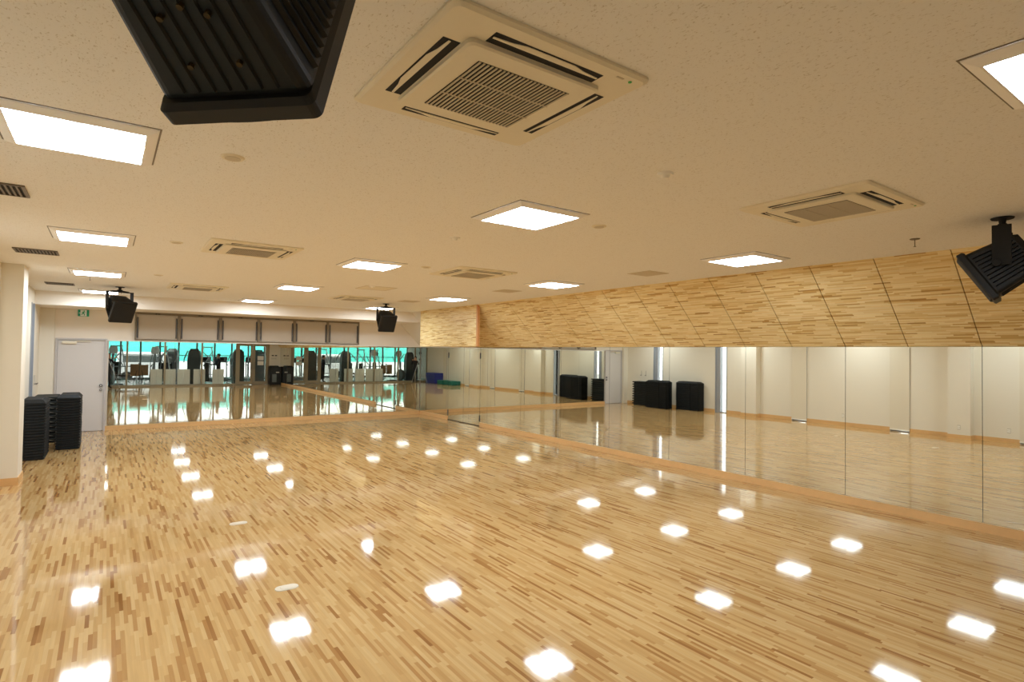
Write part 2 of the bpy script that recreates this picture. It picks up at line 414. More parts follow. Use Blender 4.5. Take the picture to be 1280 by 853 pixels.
bm = BM(); tube(bm, (-.09, -.008, 0), (-.066, -.008, 0), .006, n=8); loft(bm, [[(-.072, -.012, .016), (-.058, -.012, 0), (-.072, -.012, -.016)], [(-.072, -.008, .016), (-.058, -.008, 0), (-.072, -.008, -.016)]]); obj('sign_arrow', bm, 'exitwhite', t)

CX0, CX1, CZ0, CZ1 = .56, 6.28, MT+.04, 2.895
cw = (CX1-CX0)/6
for k in range(6):
    x = CX0+cw*k
    lab = 'taupe overhead cabinet above the end mirrors, %s from the grey door' % ORD[k+1]
    t = thing('overhead_cabinet', lab, 'cabinet', (x+cw/2, YF, CZ0), 0, 'overhead cabinets on the end wall')
    h = CZ1-CZ0
    bm = BM(); box(bm, (-cw/2, -.06, 0), (-cw/2+.03, -.001, h)); box(bm, (cw/2-.03, -.06, 0), (cw/2, -.001, h)); box(bm, (-cw/2+.03, -.06, h-.05), (cw/2-.03, -.001, h)); box(bm, (-cw/2+.03, -.06, 0), (cw/2-.03, -.001, .02))
    obj('cabinet_frame', bm, 'cabframe_shaded', t, bevel=.002)
    bm = BM(); box(bm, (-cw/2+.034, -.04, .024), (cw/2-.034, -.008, h-.056)); dr = obj('door', bm, 'cab', t, bevel=.002)
    for s in (-1, 1):
        bm = BM(); x0 = s*(cw/2-.06); tube(bm, (x0, -.058, .05), (x0, -.058, h-.12), .017, n=10)
        for z in (.07, h-.14): tube(bm, (x0, -.058, z), (x0, -.04, z), .008, n=8)
        obj('handle', bm, 'steel', dr)
    for lx in (-.03, .03):
        bm = BM(); cbox(bm, (lx, -.068, h-.028), (.035, .012, .02)); obj('latch', bm, 'dark', t)

# ------------------------------------------------------------------ ceiling lights
COLN = ('steps-side row', 'middle row', 'row along the long mirrors')
LIGHTS = {0: [(-.15, 4.0), (-.14, 7.6), (-.14, 11.2), (-.13, 14.85)],
          1: [(3.10, .45), (2.95, 3.92), (2.92, 7.45), (2.91, 11.05), (2.93, 14.72)],
          2: [(6.29, 4.0), (6.15, 7.46), (6.08, 11.0), (6.0, 14.6)]}
proto = None
for c in LIGHTS:
    for r, (x, y) in enumerate(LIGHTS[c]):
        lab = 'lit square ceiling light, %s, %s from the end mirrors' % (COLN[c], ORD[len(LIGHTS[c])-r])
        if proto is None:
            proto = thing('ceiling_light', lab, 'ceiling light', (x, y, HC), 0, 'square ceiling lights')
            bm = BM()   # shallow tapered housing with an open bottom
            L = [rect(0, 0, .72, .72, -.0032), rect(0, 0, .715, .715, -.010), rect(0, 0, .62, .62, -.032), rect(0, 0, .60, .60, -.032), rect(0, 0, .60, .60, -.026)]
            loft(bm, L, cap=False); obj('light_frame', bm, 'ltframe', proto)
            bm = BM(); loft(bm, [rect(0, 0, .74, .74, -.0004), rect(0, 0, .735, .735, -.003)]); obj('shadow_line', bm, 'vent', proto)  # grey ring painting in the shadow line between housing and ceiling
            bm = BM(); bm.faces.new([bm.verts.new(q) for q in rect(0, 0, .598, .598, -.030)[::-1]]); obj('diffuser', bm, 'lamp', proto, flip=True)
        else: dup(proto, (x, y, HC), label=lab)

# ------------------------------------------------------------------ ceiling air conditioners
def make_ac(loc, label):
    t = thing('air_conditioner', label, 'air conditioner', loc, 0, 'ceiling cassette air conditioners')
    bm = BM(); loft(bm, [rect(0, 0, .97, .97, -.0005, .03), rect(0, 0, .97, .97, -.012, .03), rect(0, 0, .94, .94, -.022, .03)]); obj('surround', bm, 'acwhite', t)
    bm = BM(); loft(bm, [rect(0, 0, .665, .665, -.0222, .03), rect(0, 0, .665, .665, -.038, .03), rect(0, 0, .645, .645, -.044, .03)]); p = obj('intake_panel', bm, 'acwhite', t)
    bm = BM(); box(bm, (-.235, -.235, -.0455), (.235, .235, -.0442)); obj('grille_opening', bm, 'dark', p)
    bm = BM()
    for i in range(24):
        v = -.226+i*.452/23; box(bm, (v-.0042, -.235, -.049), (v+.0042, .235, -.0457))
    for v in (-.08, .08): box(bm, (-.235, v-.004, -.0505), (.235, v+.004, -.0492))
    obj('grille', bm, 'acslat', p)
    for k in range(4):
        R = Matrix.Rotation(k*PI/2, 4, 'Z')
        bm = BM(); box(bm, (-.27, -.412, -.0235), (.27, -.338, -.0222), R); s = obj('air_slot', bm, 'dark', t)
        bm = BM()   # swing flap, narrower in the middle of the slot opening
        prof = [(-.262, -.375, -.384), (-.18, -.375, -.391), (-.12, -.375, -.405), (.12, -.375, -.405), (.18, -.375, -.391), (.262, -.375, -.384)]
        rings = []
        for x, a, c in prof:
            rings.append([R @ Vector(q) for q in ((x, a, -.027), (x, c, -.026), (x, c, -.0238), (x, a, -.0245))])
        loft(bm, rings); obj('flap', bm, 'acwhite', s)
    bm = BM(); disc(bm, (.40, -.44), .008, -.0255, -.0222, 12); obj('indicator_lamp', bm, 'ledgreen', t)
    bm = BM(); box(bm, (.32, -.445, -.024), (.36, -.435, -.0222)); obj('receiver_window', bm, 'acslat', t)
    return t
ACS = [((1.40, 2.13), 'large ceiling cassette air conditioner hanging nearest the big black loudspeaker'), ((1.37, 7.30), 'ceiling cassette air conditioner in the middle of the row on the steps side'), ((1.4, 12.45), 'ceiling cassette air conditioner nearest the beam on the steps side'),
       ((4.58, 2.19), 'ceiling cassette air conditioner nearest the loudspeaker by the wood band'), ((4.41, 7.24), 'ceiling cassette air conditioner between two lights in the mirror-side row'), ((4.5, 12.4), 'ceiling cassette air conditioner nearest the beam on the mirror side')]
ac = None
for (x, y), lab in ACS:
    if ac is None: ac = make_ac((x, y, HC), lab)
    else: dup(ac, (x, y, HC), label=lab)

# ------------------------------------------------------------------ small ceiling fittings
vent = None
for (x, y), lab in (((-.74, 5.73), 'dark slatted ceiling grille just past the largest steps-side light'), ((-.74, 9.24), 'dark slatted ceiling grille just before the far column'), ((-.74, 13.65), 'dark slatted ceiling grille over the stacked black steps')):
    if vent is None:
        vent = thing('ceiling_vent', lab, 'vent', (x, y, HC), 0, 'slatted ceiling grilles')
        bm = BM(); box(bm, (-.21, -.19, -.004), (.21, .19, -.0005)); obj('vent_opening', bm, 'dark', vent)
        bm = BM()
        for i in range(13): box(bm, (-.2+i*.4/12-.008, -.18, -.012), (-.2+i*.4/12+.006, .18, -.004))
        obj('slats', bm, 'vent', vent)
        bm = BM()
        for a, c in (((-.215, -.195), (.215, -.18)), ((-.215, .18), (.215, .195)), ((-.215, -.18), (-.205, .18)), ((.205, -.18), (.215, .18))): box(bm, (a[0], a[1], -.013), (c[0], c[1], -.0005))
        obj('vent_frame', bm, 'vent', vent)
    else: dup(vent, (x, y, HC), label=lab)
sp0 = None
for (x, y), lab in (((.61, 3.88), 'round flush ceiling disc beside the large bright light near the black loudspeaker'), ((3.69, 3.83), 'small round flush disc just beyond the middle near ceiling light'), ((.61, 7.38), 'faint round ceiling disc near the steps-side air conditioner'), ((.66, 10.87), 'faint round ceiling disc far along the steps side'), ((3.61, 7.18), 'small round flush disc beside the mirror-side air conditioner')):
    if sp0 is None:
        sp0 = thing('ceiling_disc', lab, 'ceiling fitting', (x, y, HC), 0, 'round flush ceiling discs')
        bm = BM(); disc(bm, (0, 0), .062, -.010, -.0005, 28, .07); obj('rim', bm, 'acwhite', sp0)
        bm = BM(); disc(bm, (0, 0), .046, -.0125, -.0102, 28); obj('cover', bm, 'acslat', sp0)
    else: dup(sp0, (x, y, HC), label=lab)
d0 = None
for (x, y), lab in (((2.95, 2.45), 'small white smoke detector between the big air conditioners'), ((2.91, 5.14), 'small white detector with dark tip just past the brightest light'), ((3.9, 9.9), 'tiny detector beside the thin ceiling hatch')):
    if d0 is None:
        d0 = thing('smoke_detector', lab, 'detector', (x, y, HC), 0, 'small ceiling detectors')
        bm = BM(); disc(bm, (0, 0), .048, -.014, -.0005, 24, .055); obj('base', bm, 'whitepl', d0)
        bm = BM(); disc(bm, (0, 0), .022, -.034, -.0142, 20, .034); obj('sensor_head', bm, 'whitepl', d0)
    else: dup(d0, (x, y, HC), label=lab)
s0 = None
for (x, y), lab in (((6.48, 2.28), 'sprinkler with thin rod below the ceiling near the wood band'), ((-.25, 11.8), 'sprinkler with thin rod below the ceiling before the stacked steps')):
    if s0 is None:
        s0 = thing('ceiling_sprinkler', lab, 'sprinkler', (x, y, HC), 0, 'ceiling sprinklers')
        bm = BM(); disc(bm, (0, 0), .038, -.008, 0, 20, .045); obj('collar', bm, 'vent', s0)
        bm = BM(); tube(bm, (0, 0, -.008), (0, 0, -.075), .004, n=8); obj('rod', bm, 'vent', s0)
        bm = BM(); disc(bm, (0, 0), .012, -.079, -.0752, 12); obj('deflector', bm, 'vent', s0)
    else: dup(s0, (x, y, HC), label=lab)
p0 = None
for (x, y), lab in (((6.37, 5.59), 'flat tan square ceiling panel nearest the wood band loudspeaker'), ((6.19, 8.9), 'flat tan square ceiling panel between lights by the wood band'), ((5.75, 12.3), 'flat tan square ceiling panel near the far loudspeaker')):
    if p0 is None:
        p0 = thing('ceiling_panel', lab, 'ceiling panel', (x, y, HC), 0, 'tan square ceiling panels')
        bm = BM(); loft(bm, [rect(0, 0, .42, .42, -.0005), rect(0, 0, .41, .41, -.006)]); obj('panel', bm, 'acslat', p0)
        bm = BM(); loft(bm, [rect(0, 0, .30, .30, -.0062), rect(0, 0, .29, .29, -.010)]); obj('centre_plate', bm, 'acslat', p0)
    else: dup(p0, (x, y, HC), label=lab)
t = thing('ceiling_hatch', 'thin-framed square access hatch in the ceiling before the beam', 'hatch', (4.1, 10.2, HC))
bm = BM()
for a, c in (((-.3, -.3), (.3, -.285)), ((-.3, .285), (.3, .3)), ((-.3, -.285), (-.285, .285)), ((.285, -.285), (.3, .285))): box(bm, (a[0], a[1], -.004), (c[0], c[1], -.0005))
obj('hatch_frame', bm, 'acslat', t)
bm = BM(); box(bm, (-.28, -.28, -.002), (.28, .28, -.0005)); obj('hatch_lid', bm, 'acwhite', t)

# ------------------------------------------------------------------ loudspeakers
def make_speaker(loc, yaw, label, tilt=math.radians(32), zc=-.42):
    """root at the ceiling mount; cabinet front looks along local +y, tilted down"""
    t = thing('loudspeaker', label, 'loudspeaker', loc, yaw, 'four ceiling loudspeakers')
    bm = BM(); disc(bm, (0, 0), .075, -.012, -.0005, 24, .08); obj('ceiling_plate', bm, 'blackmat', t)
    bm = BM(); tube(bm, (0, 0, -.012), (0, 0, -.07), .028, .02, 14); box(bm, (-.035, -.03, -.09), (.035, .03, -.055)); obj('swivel', bm, 'blackmat', t)
    yc = .03
    bm = BM()
    tube(bm, (-.16, .0, -.092), (0, 0, -.075), .012, n=8); tube(bm, (.16, 0, -.092), (0, 0, -.075), .012, n=8)
    box(bm, (-.215, -.035, -.11), (.215, .035, -.095))
    for s in (-1, 1):
        box(bm, (s*.215-.006, -.062, zc), (s*.215+.006, .062, -.095))
        tube(bm, (s*.205, yc, zc+.02), (s*.24, yc, zc+.02), .03, n=12)
    obj('yoke', bm, 'blackmat', t, bevel=.003)
    X = Matrix.Translation((0, yc, zc)) @ Matrix.Rotation(-tilt, 4, 'X')
    def ring(w, h, y, cr=.03, off=0):
        return [X @ Vector((p[0], y, p[1]+off)) for p in rect(0, 0, w, h, 0, cr)]
    bm = BM(); loft(bm, [ring(.26, .30, -.24), ring(.30, .335, -.20), ring(.385, .40, .10), ring(.385, .40, .13)])
    cb = obj('cabinet', bm, 'black', t)
    bm = BM(); loft(bm, [ring(.385, .43, .112, .02), ring(.405, .46, .125, .02), ring(.405, .46, .165, .02), ring(.385, .44, .172, .02)])
    bf = obj('front_baffle', bm, 'black', t)
    bm = BM(); n = 8   # bowed metal grille
    gl = []
    for j in range(n+1):
        x = -.18+.36*j/n; yy = .172+.018*math.cos((x/.19)*PI/2)
        gl.append([X @ Vector(q) for q in ((x, .165, -.205), (x, yy, -.205), (x, yy, .205), (x, .165, .205))])
    loft(bm, gl); obj('grille', bm, 'blackmat', bf)
    for s in (-1, 1):
        bm = BM()   # moulded fins down each flank
        for k in range(9):
            z = -.14+k*.035
            c0, c1 = Vector((s*.153, -.19, z*.84)), Vector((s*.194, .095, z))
            loft(bm, [[X @ (c0+Vector((0, 0, -.005))), X @ (c0+Vector((s*.012, 0, 0))), X @ (c0+Vector((0, 0, .005)))], [X @ (c1+Vector((0, 0, -.005))), X @ (c1+Vector((s*.012, 0, 0))), X @ (c1+Vector((0, 0, .005)))]])
        obj('side_fins', bm, 'black', cb)
    bm = BM()
    for k in range(7):
        x = -.12+k*.04
        c0, c1 = Vector((x*.85, -.19, -.17)), Vector((x, .095, -.2))
        loft(bm, [[X @ (c0+Vector((-.004, 0, 0))), X @ (c0+Vector((0, 0, -.006))), X @ (c0+Vector((.004, 0, 0)))], [X @ (c1+Vector((-.004, 0, 0))), X @ (c1+Vector((0, 0, -.006))), X @ (c1+Vector((.004, 0, 0)))]])
    obj('underside_ribs', bm, 'black', cb)
    for x, y in ((-.06, .03), (.06, .03), (-.06, -.08), (.05, -.08), (0, -.1), (-.04, -.15), (.03, -.15)):
        z = -.2 + .03*(.1-y)/.3
        bm = BM(); tube(bm, X @ Vector((x, y, z+.004)), X @ Vector((x, y, z-.009)), .007, n=10); obj('screw', bm, 'brass', cb)
    return t
SPK = [((.20, 1.45), -.76, 'large black ceiling loudspeaker hanging closest, seen from below'), ((6.06, 1.50), .22, 'black ceiling loudspeaker in front of the wood band, seen from its back'),
       ((.19, 13.55), PI+.38, 'black ceiling loudspeaker hanging near the exit sign'), ((5.63, 13.35), PI-.06, 'black ceiling loudspeaker in front of the cabinets by the far corner')]
s_ = None
for (x, y), yaw, lab in SPK:
    if y == 1.45 and x < 1: make_speaker((x, y, HC), yaw, lab, math.radians(24), zc=-.36)
    elif s_ is None: s_ = make_speaker((x, y, HC), yaw, lab)
    else: dup(s_, (x, y, HC), yaw, lab)

# ------------------------------------------------------------------ floor covers, sockets
f0 = None
for (x, y), lab in (((1.29, 7.2), 'small pale floor socket cover, farther down the room of the two'), ((1.29, 5.04), 'small pale floor socket cover, nearer of the two on the open floor')):
    if f0 is None:
        f0 = thing('floor_socket', lab, 'floor socket', (x, y, 0), 0, 'floor socket covers')
        bm = BM(); loft(bm, [rect(0, 0, .19, .11, .0005, .05, 6), rect(0, 0, .185, .105, .006, .05, 6)]); obj('cover_plate', bm, 'plate', f0)
        bm = BM(); loft(bm, [rect(0, 0, .10, .07, .0062, .02, 4), rect(0, 0, .098, .068, .0075, .02, 4)]); obj('flap_lid', bm, 'plate', f0)
    else: dup(f0, (x, y, 0), label=lab)
w0 = None
for (x, y), lab in (((XL, 8.2), 'double wall socket between the far blinds'), ((-1.0, 5.28), 'wall socket low on the near column'), ((XL, 4.35), 'wall socket beside the nearest blind')):
    if w0 is None:
        w0 = thing('wall_socket', lab, 'socket', (x, y, .3), 0, 'wall sockets on the window wall')
        bm = BM(); box(bm, (.001, -.035, -.058), (.009, .035, .058)); obj('socket_plate', bm, 'socket', w0, bevel=.003)
        bm = BM(); box(bm, (.009, -.03, -.035), (.011, .03, -.008)); box(bm, (.009, -.03, .008), (.011, .03, .035)); obj('socket_face', bm, 'whitepl', w0)
    else: dup(w0, (x, y, .3), label=lab)

# ------------------------------------------------------------------ stacked aerobic steps
def step_bm(w, l, h, chev=False):
    bm = BM()
    for a, c in ((-l/2, -l/6-.008), (-l/6+.008, l/2)):           # two deck sections with a joint
        cy, d = (a+c)/2, c-a
        loft(bm, [rect(0, cy*.985, w*.90, d*.96, 0), rect(0, cy*.985, w*.90, d*.96, h*.22), rect(0, cy, w, d, h*.28), rect(0, cy, w, d, h*.70), rect(0, cy, w*.95, d*.98, h*.86), rect(0, cy, w*.93, d*.97, h*.98)])
    box(bm, (-w*.42, -l/6-.009, h*.1), (w*.42, -l/6+.009, h*.9))
    return bm
def top_bm(w, l, z, h):
    bm = BM(); loft(bm, [rect(0, 0, w*.95, l*.97, z), rect(0, 0, w*.70, l*.80, z+h), ]); return bm
stacks = [('beside the far column', (-1.035, 13.55), 20, .0505, 'step'), ('in front of the grey door', (-.57, 14.62), 20, .0505, 'step')]
for place, (x, y), cnt, pitch, mt in stacks:
    w, l = .38, .98
    base = None
    for k in range(cnt):
        top = k == cnt-1
        lab = 'black aerobic step, stack %s, %s' % (place, 'topmost with sloping deck edges' if top else ORD[k+1]+' from the floor')
        nm = 'aerobic_step'
        if top:
            t = thing(nm, lab, 'aerobic step', (x, y, k*pitch), 0, 'stacked aerobic steps')
            obj('platform', step_bm(w, l, pitch-.001), mt, t)
            obj('sloped_deck', top_bm(w, l, pitch-.001, .055), mt, t)
        elif base is None:
            base = thing(nm, lab, 'aerobic step', (x, y, 0), 0, 'stacked aerobic steps')
            obj('platform', step_bm(w, l, pitch-.001), mt, base)
            for s in (-1, 1):
                bm = BM(); loft(bm, [rect(0, s*(l/2+.004), w*.5, .006, pitch*.3), rect(0, s*(l/2+.004), w*.5, .006, pitch*.6)]); obj('end_grip', bm, 'blackmat', base)
        else:
            dup(base, (x+random.uniform(-.003, .003), y+random.uniform(-.004, .004), k*pitch), label=lab)
# the older thick steps, ten high, behind the other two stacks
base = None
for k in range(10):
    x, y, w, l, pitch = -1.0, 15.72, .40, .92, .096
    lab = 'thick charcoal aerobic step, rear stack by the far window, %s from the floor' % ORD[k+1]
    if base is None:
        base = thing('aerobic_step', lab, 'aerobic step', (x, y, 0), 0, 'stacked aerobic steps')
        bm = BM(); loft(bm, [rect(0, 0, w*.8, l*.96, pitch*.45), rect(0, 0, w, l, pitch*.55), rect(0, 0, w, l, pitch*.9), rect(0, 0, w*.96, l*.98, pitch-.001)]); obj('platform', bm, 'stepold', base, bevel=.004)
        bm = BM()
        for s in (-1, 1): loft(bm, [rect(s*w*.27, 0, w*.36, l*.88, 0), rect(s*w*.27, 0, w*.30, l*.85, pitch*.45)])
        obj('feet', bm, 'stepold', base)
        for s in (-1, 1):
            bm = BM(); y1 = s*(l/2+.003)
            loft(bm, [[(-.16, y1-.002, pitch*.5), (0, y1-.002, pitch*.95), (.16, y1-.002, pitch*.5), (.10, y1-.002, pitch*.5), (0, y1-.002, pitch*.72), (-.10, y1-.002, pitch*.5)], [(-.16, y1+.002, pitch*.5), (0, y1+.002, pitch*.95), (.16, y1+.002, pitch*.5), (.10, y1+.002, pitch*.5), (0, y1+.002, pitch*.72), (-.10, y1+.002, pitch*.5)]])
            obj('end_trim', bm, 'stepedge', base)
    else: dup(base, (x+random.uniform(-.004, .004), y+random.uniform(-.004, .004), k*pitch), label=lab)

# two wall hooks above the rear stack
h0 = None
for y, lab in ((16.1, 'small grey wall hook nearer the door corner'), (15.86, 'small grey wall hook nearer the far window')):
    if h0 is None:
        h0 = thing('wall_hook', lab, 'hook', (XL, y, 1.17), 0, 'wall hooks above the rear step stack')
        bm = BM(); box(bm, (.001, -.02, 0), (.008, .02, .22)); obj('plate', bm, 'socket', h0)
        bm = BM(); tube(bm, (.008, 0, .04), (.05, 0, .02), .006, n=8); tube(bm, (.05, 0, .02), (.055, 0, .05), .006, n=8); obj('peg', bm, 'steel', h0)
    else: dup(h0, (XL, y, 1.17), label=lab)

# ------------------------------------------------------------------ mats at the back of the room
t = thing('vaulting_box', 'blue vinyl padded box standing by the window wall', 'mat', (-.91, .25, 0))
bm = BM(); box(bm, (-.30, -.65, 0), (.30, .65, .34)); obj('lower_block', bm, 'blue', t, bevel=.015)
bm = BM(); box(bm, (-.30, -.65, .341), (.30, .65, .68)); obj('upper_block', bm, 'blue', t, bevel=.015)
for (y, l), lab in (((1.72, .64), 'green vinyl exercise mat next to the blue padded box'), ((2.68, 1.0), 'longer green vinyl exercise mat farther from the blue padded box')):
    t = thing('exercise_mat', lab, 'mat', (-.86, y, 0), 0, 'green exercise mats')
    bm = BM(); box(bm, (-.34, -l/2, 0), (.34, l/2, .13)); obj('lower_fold', bm, 'green', t, bevel=.012)
    bm = BM(); box(bm, (-.34, -l/2, .131), (.34, l/2, .26)); obj('upper_fold', bm, 'green', t, bevel=.012)

# ------------------------------------------------------------------ glass partition to the gym (behind the camera, seen in the mirrors)
bm = BM()
MUL = [-1.22, -.35, .88, 2.55, 4.30, 6.03]
for x in MUL: box(bm, (x-.04, YB-.05, 0), (x+.04, YB+.03, 2.45))
for a, c in zip(MUL, MUL[1:]): box(bm, (a+.04, YB-.05, 0), (c-.04, YB+.03, .09)); box(bm, (a+.04, YB-.05, 2.38), (c-.04, YB+.03, 2.45))
box(bm, (6.07, YB-.05, 2.38), (7.76, YB+.03, 2.45)); box(bm, (7.70, YB-.05, 0), (7.76, YB+.03, 2.38))
pf = struct('wall_glass_partition', bm, 'gframe', 'glass partition with taupe frames between studio and gym')
for a, c in zip(MUL, MUL[1:]):
    bm = BM(); box(bm, (a+.04, YB-.015, .09), (c-.04, YB-.005, 2.38)); obj('pane', bm, 'glass', pf)
bm = BM(); box(bm, (XL-.2, YB-.12, 2.45), (XR+.2, YB, HC)); box(bm, (7.76, YB-.12, 0), (XR+.2, YB, 2.45)); struct('wall_back', bm, 'paint', 'cream wall around the glass partition')
for i, (a, c) in enumerate(((6.075, 6.88), (6.89, 7.695))):
    bm = BM()
    box(bm, (a, YB-.03, .012), (a+.12, YB+.015, 2.37)); box(bm, (c-.12, YB-.03, .012), (c, YB+.015, 2.37)); box(bm, (a+.12, YB-.03, 2.22), (c-.12, YB+.015, 2.37)); box(bm, (a+.12, YB-.03, .012), (c-.12, YB+.015, .2))
    d = struct('door_%d' % (i+2), bm, 'gframe', 'glazed door leaf in the gym partition')
    bm = BM(); box(bm, (a+.12, YB-.012, .2), (c-.12, YB-.004, 2.22)); obj('pane', bm, 'glass', d)
    bm = BM(); hx = c-.06 if i == 0 else a+.06; tube(bm, (hx, YB+.05, .9), (hx, YB+.05, 1.3), .012, n=8); obj('door_handle', bm, 'steel', d)
for z, lab in ((1.42, 'upper white paper notice on the glazed gym door'), (1.13, 'lower white paper notice on the glazed gym door')):
    bm = BM(); box(bm, (7.13, YB-.002, z), (7.46, YB+.001, z+.24)); tag(obj('paper_notice', bm, 'paper'), lab, 'notice', 'paper notices on the gym door')
for (a, c), lab in (((1.92, 2.46), 'pale floor-standing board behind the gym glass, nearest the brown boards'), ((2.57, 3.08), 'pale floor-standing board behind the gym glass, second from the brown boards'), ((3.16, 3.76), 'pale two-leaf floor-standing board in the middle of the gym glass'),
             ((3.93, 4.49), 'pale floor-standing board behind a gym partition post'), ((4.85, 5.41), 'pale floor-standing board behind the glass, nearest the gym door')):
    t = thing('floor_board', lab, 'board', ((a+c)/2, YB-.13, 0), 0, 'pale boards behind the gym glass'); h = (c-a)/2
    bm = BM(); box(bm, (-h, -.01, .05), (-.003, .01, .90)); box(bm, (.003, -.01, .05), (h, .01, .90)); obj('board', bm, 'board', t)
    for s in (-1, 1):
        bm = BM(); box(bm, (s*h*.7-.02, -.06, 0), (s*h*.7+.02, .06, .05)); obj('foot', bm, 'machgrey', t)
t = thing('wall_switch_panel', 'switch plates on the narrow wall beside the gym doors', 'switch', (8.02, YB, 1.6))
for x in (-.12, .06):
    bm = BM(); box(bm, (x, .001, .07), (x+.12, .012, .13)); obj('switch', bm, 'dark', t)
for x in (-.13, -.03, .07):
    bm = BM(); box(bm, (x, .001, -.12), (x+.07, .010, -.03)); obj('socket', bm, 'socket', t)
t = thing('equipment_cabinet', 'black upright equipment cabinet in the corner under the switch plates', 'cabinet', (8.03, YB+.02, 0))
bm = BM(); box(bm, (-.32, 0, 0), (.32, .03, 1.05)); box(bm, (-.32, .03, 0), (-.29, .45, 1.05)); box(bm, (.29, .03, 0), (.32, .45, 1.05)); box(bm, (-.29, .03, 0), (.29, .45, .06)); box(bm, (-.29, .03, 1.0), (.29, .45, 1.05)); obj('carcass', bm, 'black', t, bevel=.004)
bm = BM(); box(bm, (-.285, .43, .065), (.285, .445, .70)); dr = obj('door', bm, 'black', t)
bm = BM(); box(bm, (-.18, .4455, .15), (.06, .447, .62)); obj('door_window', bm, 'machgrey', dr)
bm = BM(); box(bm, (-.285, .43, .71), (.285, .447, .99)); dw = obj('drawer', bm, 'black', t)
bm = BM(); box(bm, (.02, .4475, .70), (.2, .4495, .75)); obj('pale_label', bm, 'paper', dw)
bm = BM(); loft(bm, [rect(-.05, .22, .5, .36, 1.051, .05), rect(-.05, .22, .44, .30, 1.11, .05)]); obj('lid', bm, 'black', t)

# ------------------------------------------------------------------ gym beyond the glass
GX0, GX1 = -3.5, 9.2
bm = BM(); box(bm, (GX0, YG-.2, -.12), (GX1, YB-.055, 0)); struct('floor_gym', bm, 'gymfloor', 'grey floor of the gym behind the glass')
bm = BM(); box(bm, (GX0, YG-.2, HC), (GX1, YB-.125, HC+.15)); struct('ceiling_gym', bm, 'gymwall', 'pale ceiling of the gym behind the glass')
bm = BM(); box(bm, (GX0-.15, YG-.2, 0), (GX0, YB-.05, HC)); box(bm, (GX1, YG-.2, 0), (GX1+.15, YB-.05, HC)); box(bm, (GX0, YB-.12, 0), (XL-.2, YB-.05, HC)); struct('wall_gym', bm, 'gymwall', 'pale side walls of the gym')
bm = BM(); gm = [GX0 + i*(GX1-GX0)/12 for i in range(13)]
for x in gm: box(bm, (x-.05, YG-.1, 0), (x+.05, YG, HC))
for z0, z1 in ((0, .12), (1.55, 1.6), (2.75, HC)): box(bm, (GX0, YG-.09, z0), (GX1, YG-.01, z1))
gw = struct('window_gym', bm, 'machgrey', 'row of tall gym windows with grey mullions')
for a, c in zip(gm, gm[1:]):
    bm = BM(); box(bm, (a+.05, YG-.06, .12), (c-.05, YG-.05, 2.75)); obj('pane', bm, 'glass', gw)
g0 = None  # emissive ceiling panels added to light the gym
for x, y, lab in ((1.5, -4.2, 'added gym ceiling fill light above the brown boards'), (4.6, -4.2, 'added gym ceiling fill light above the dark weight machines'), (7.4, -4.2, 'added gym ceiling fill light near the glazed doors')):
    if g0 is None:
        g0 = thing('gym_ceiling_fill', lab, 'ceiling light', (x, y, HC), 0, 'added gym ceiling fill lights')
        bm = BM(); loft(bm, [rect(0, 0, 1.3, .32, -.0005), rect(0, 0, 1.26, .28, -.04)]); obj('light_frame', bm, 'ltframe', g0)
        bm = BM(); bm.faces.new([bm.verts.new(q) for q in rect(0, 0, 1.2, .22, -.0405)[::-1]]); obj('diffuser', bm, 'gymfill', g0, flip=True)
    else: dup(g0, (x, y, HC), label=lab)

# brown folding board on a black easel
t = thing('display_easel', 'brown two-leaf display board on a black easel behind the glass', 'easel', (1.45, -2.15, 0))
bm = BM(); box(bm, (-.40, .0, .52), (-.012, .02, 1.16)); obj('board_leaf', bm, 'brown', t)
bm = BM(); box(bm, (.012, .0, .56), (.40, .02, 1.12)); obj('board_leaf', bm, 'brown', t)
for p in ((-.28, .12), (.28, .12), (0, -.35)):
    bm = BM(); tube(bm, (p[0]*.1, -.03, 1.22), (p[0], p[1]-.03, 0), .014, .012, 8); obj('leg', bm, 'blackmat', t)

def treadmill(x, y, rz, label):
    t = thing('treadmill', label, 'treadmill', (x, y, 0), rz, 'treadmills in the gym')
    bm = BM(); box(bm, (-.40, -.9, .04), (.40, .9, .17)); obj('deck', bm, 'machgrey', t, bevel=.02)
    bm = BM(); box(bm, (-.26, -.85, .171), (.26, .7, .182)); obj('belt', bm, 'blackmat', t)
    for s in (-1, 1):
        bm = BM(); tube(bm, (s*.36, .72, .15), (s*.36, .9, 1.25), .035, n=10); obj('upright', bm, 'machgrey', t)
        bm = BM(); tube(bm, (s*.36, .86, 1.02), (s*.36, .2, .98), .024, n=10); obj('handrail', bm, 'blackmat', t)
    bm = BM(); box(bm, (-.40, -.04, -.2), (.40, .04, .22), Matrix.Translation((0, .88, 1.32)) @ Matrix.Rotation(.5, 4, 'X')); obj('console', bm, 'machgrey', t, bevel=.03)
    bm = BM(); box(bm, (-.2, -.05, -.02), (.2, -.041, .16), Matrix.Translation((0, .88, 1.32)) @ Matrix.Rotation(.5, 4, 'X')); obj('screen', bm, 'blackmat', t)
    return t
t0 = treadmill(5.2, -7.0, PI, 'treadmill by the gym windows, nearest the standing person')
for x, lab in ((6.15, 'treadmill by the gym windows, second from the standing person'), (7.1, 'treadmill by the gym windows, third from the standing person'), (8.05, 'treadmill by the gym windows, nearest the gym end wall')):
    dup(t0, (x, -7.0, 0), PI, lab)

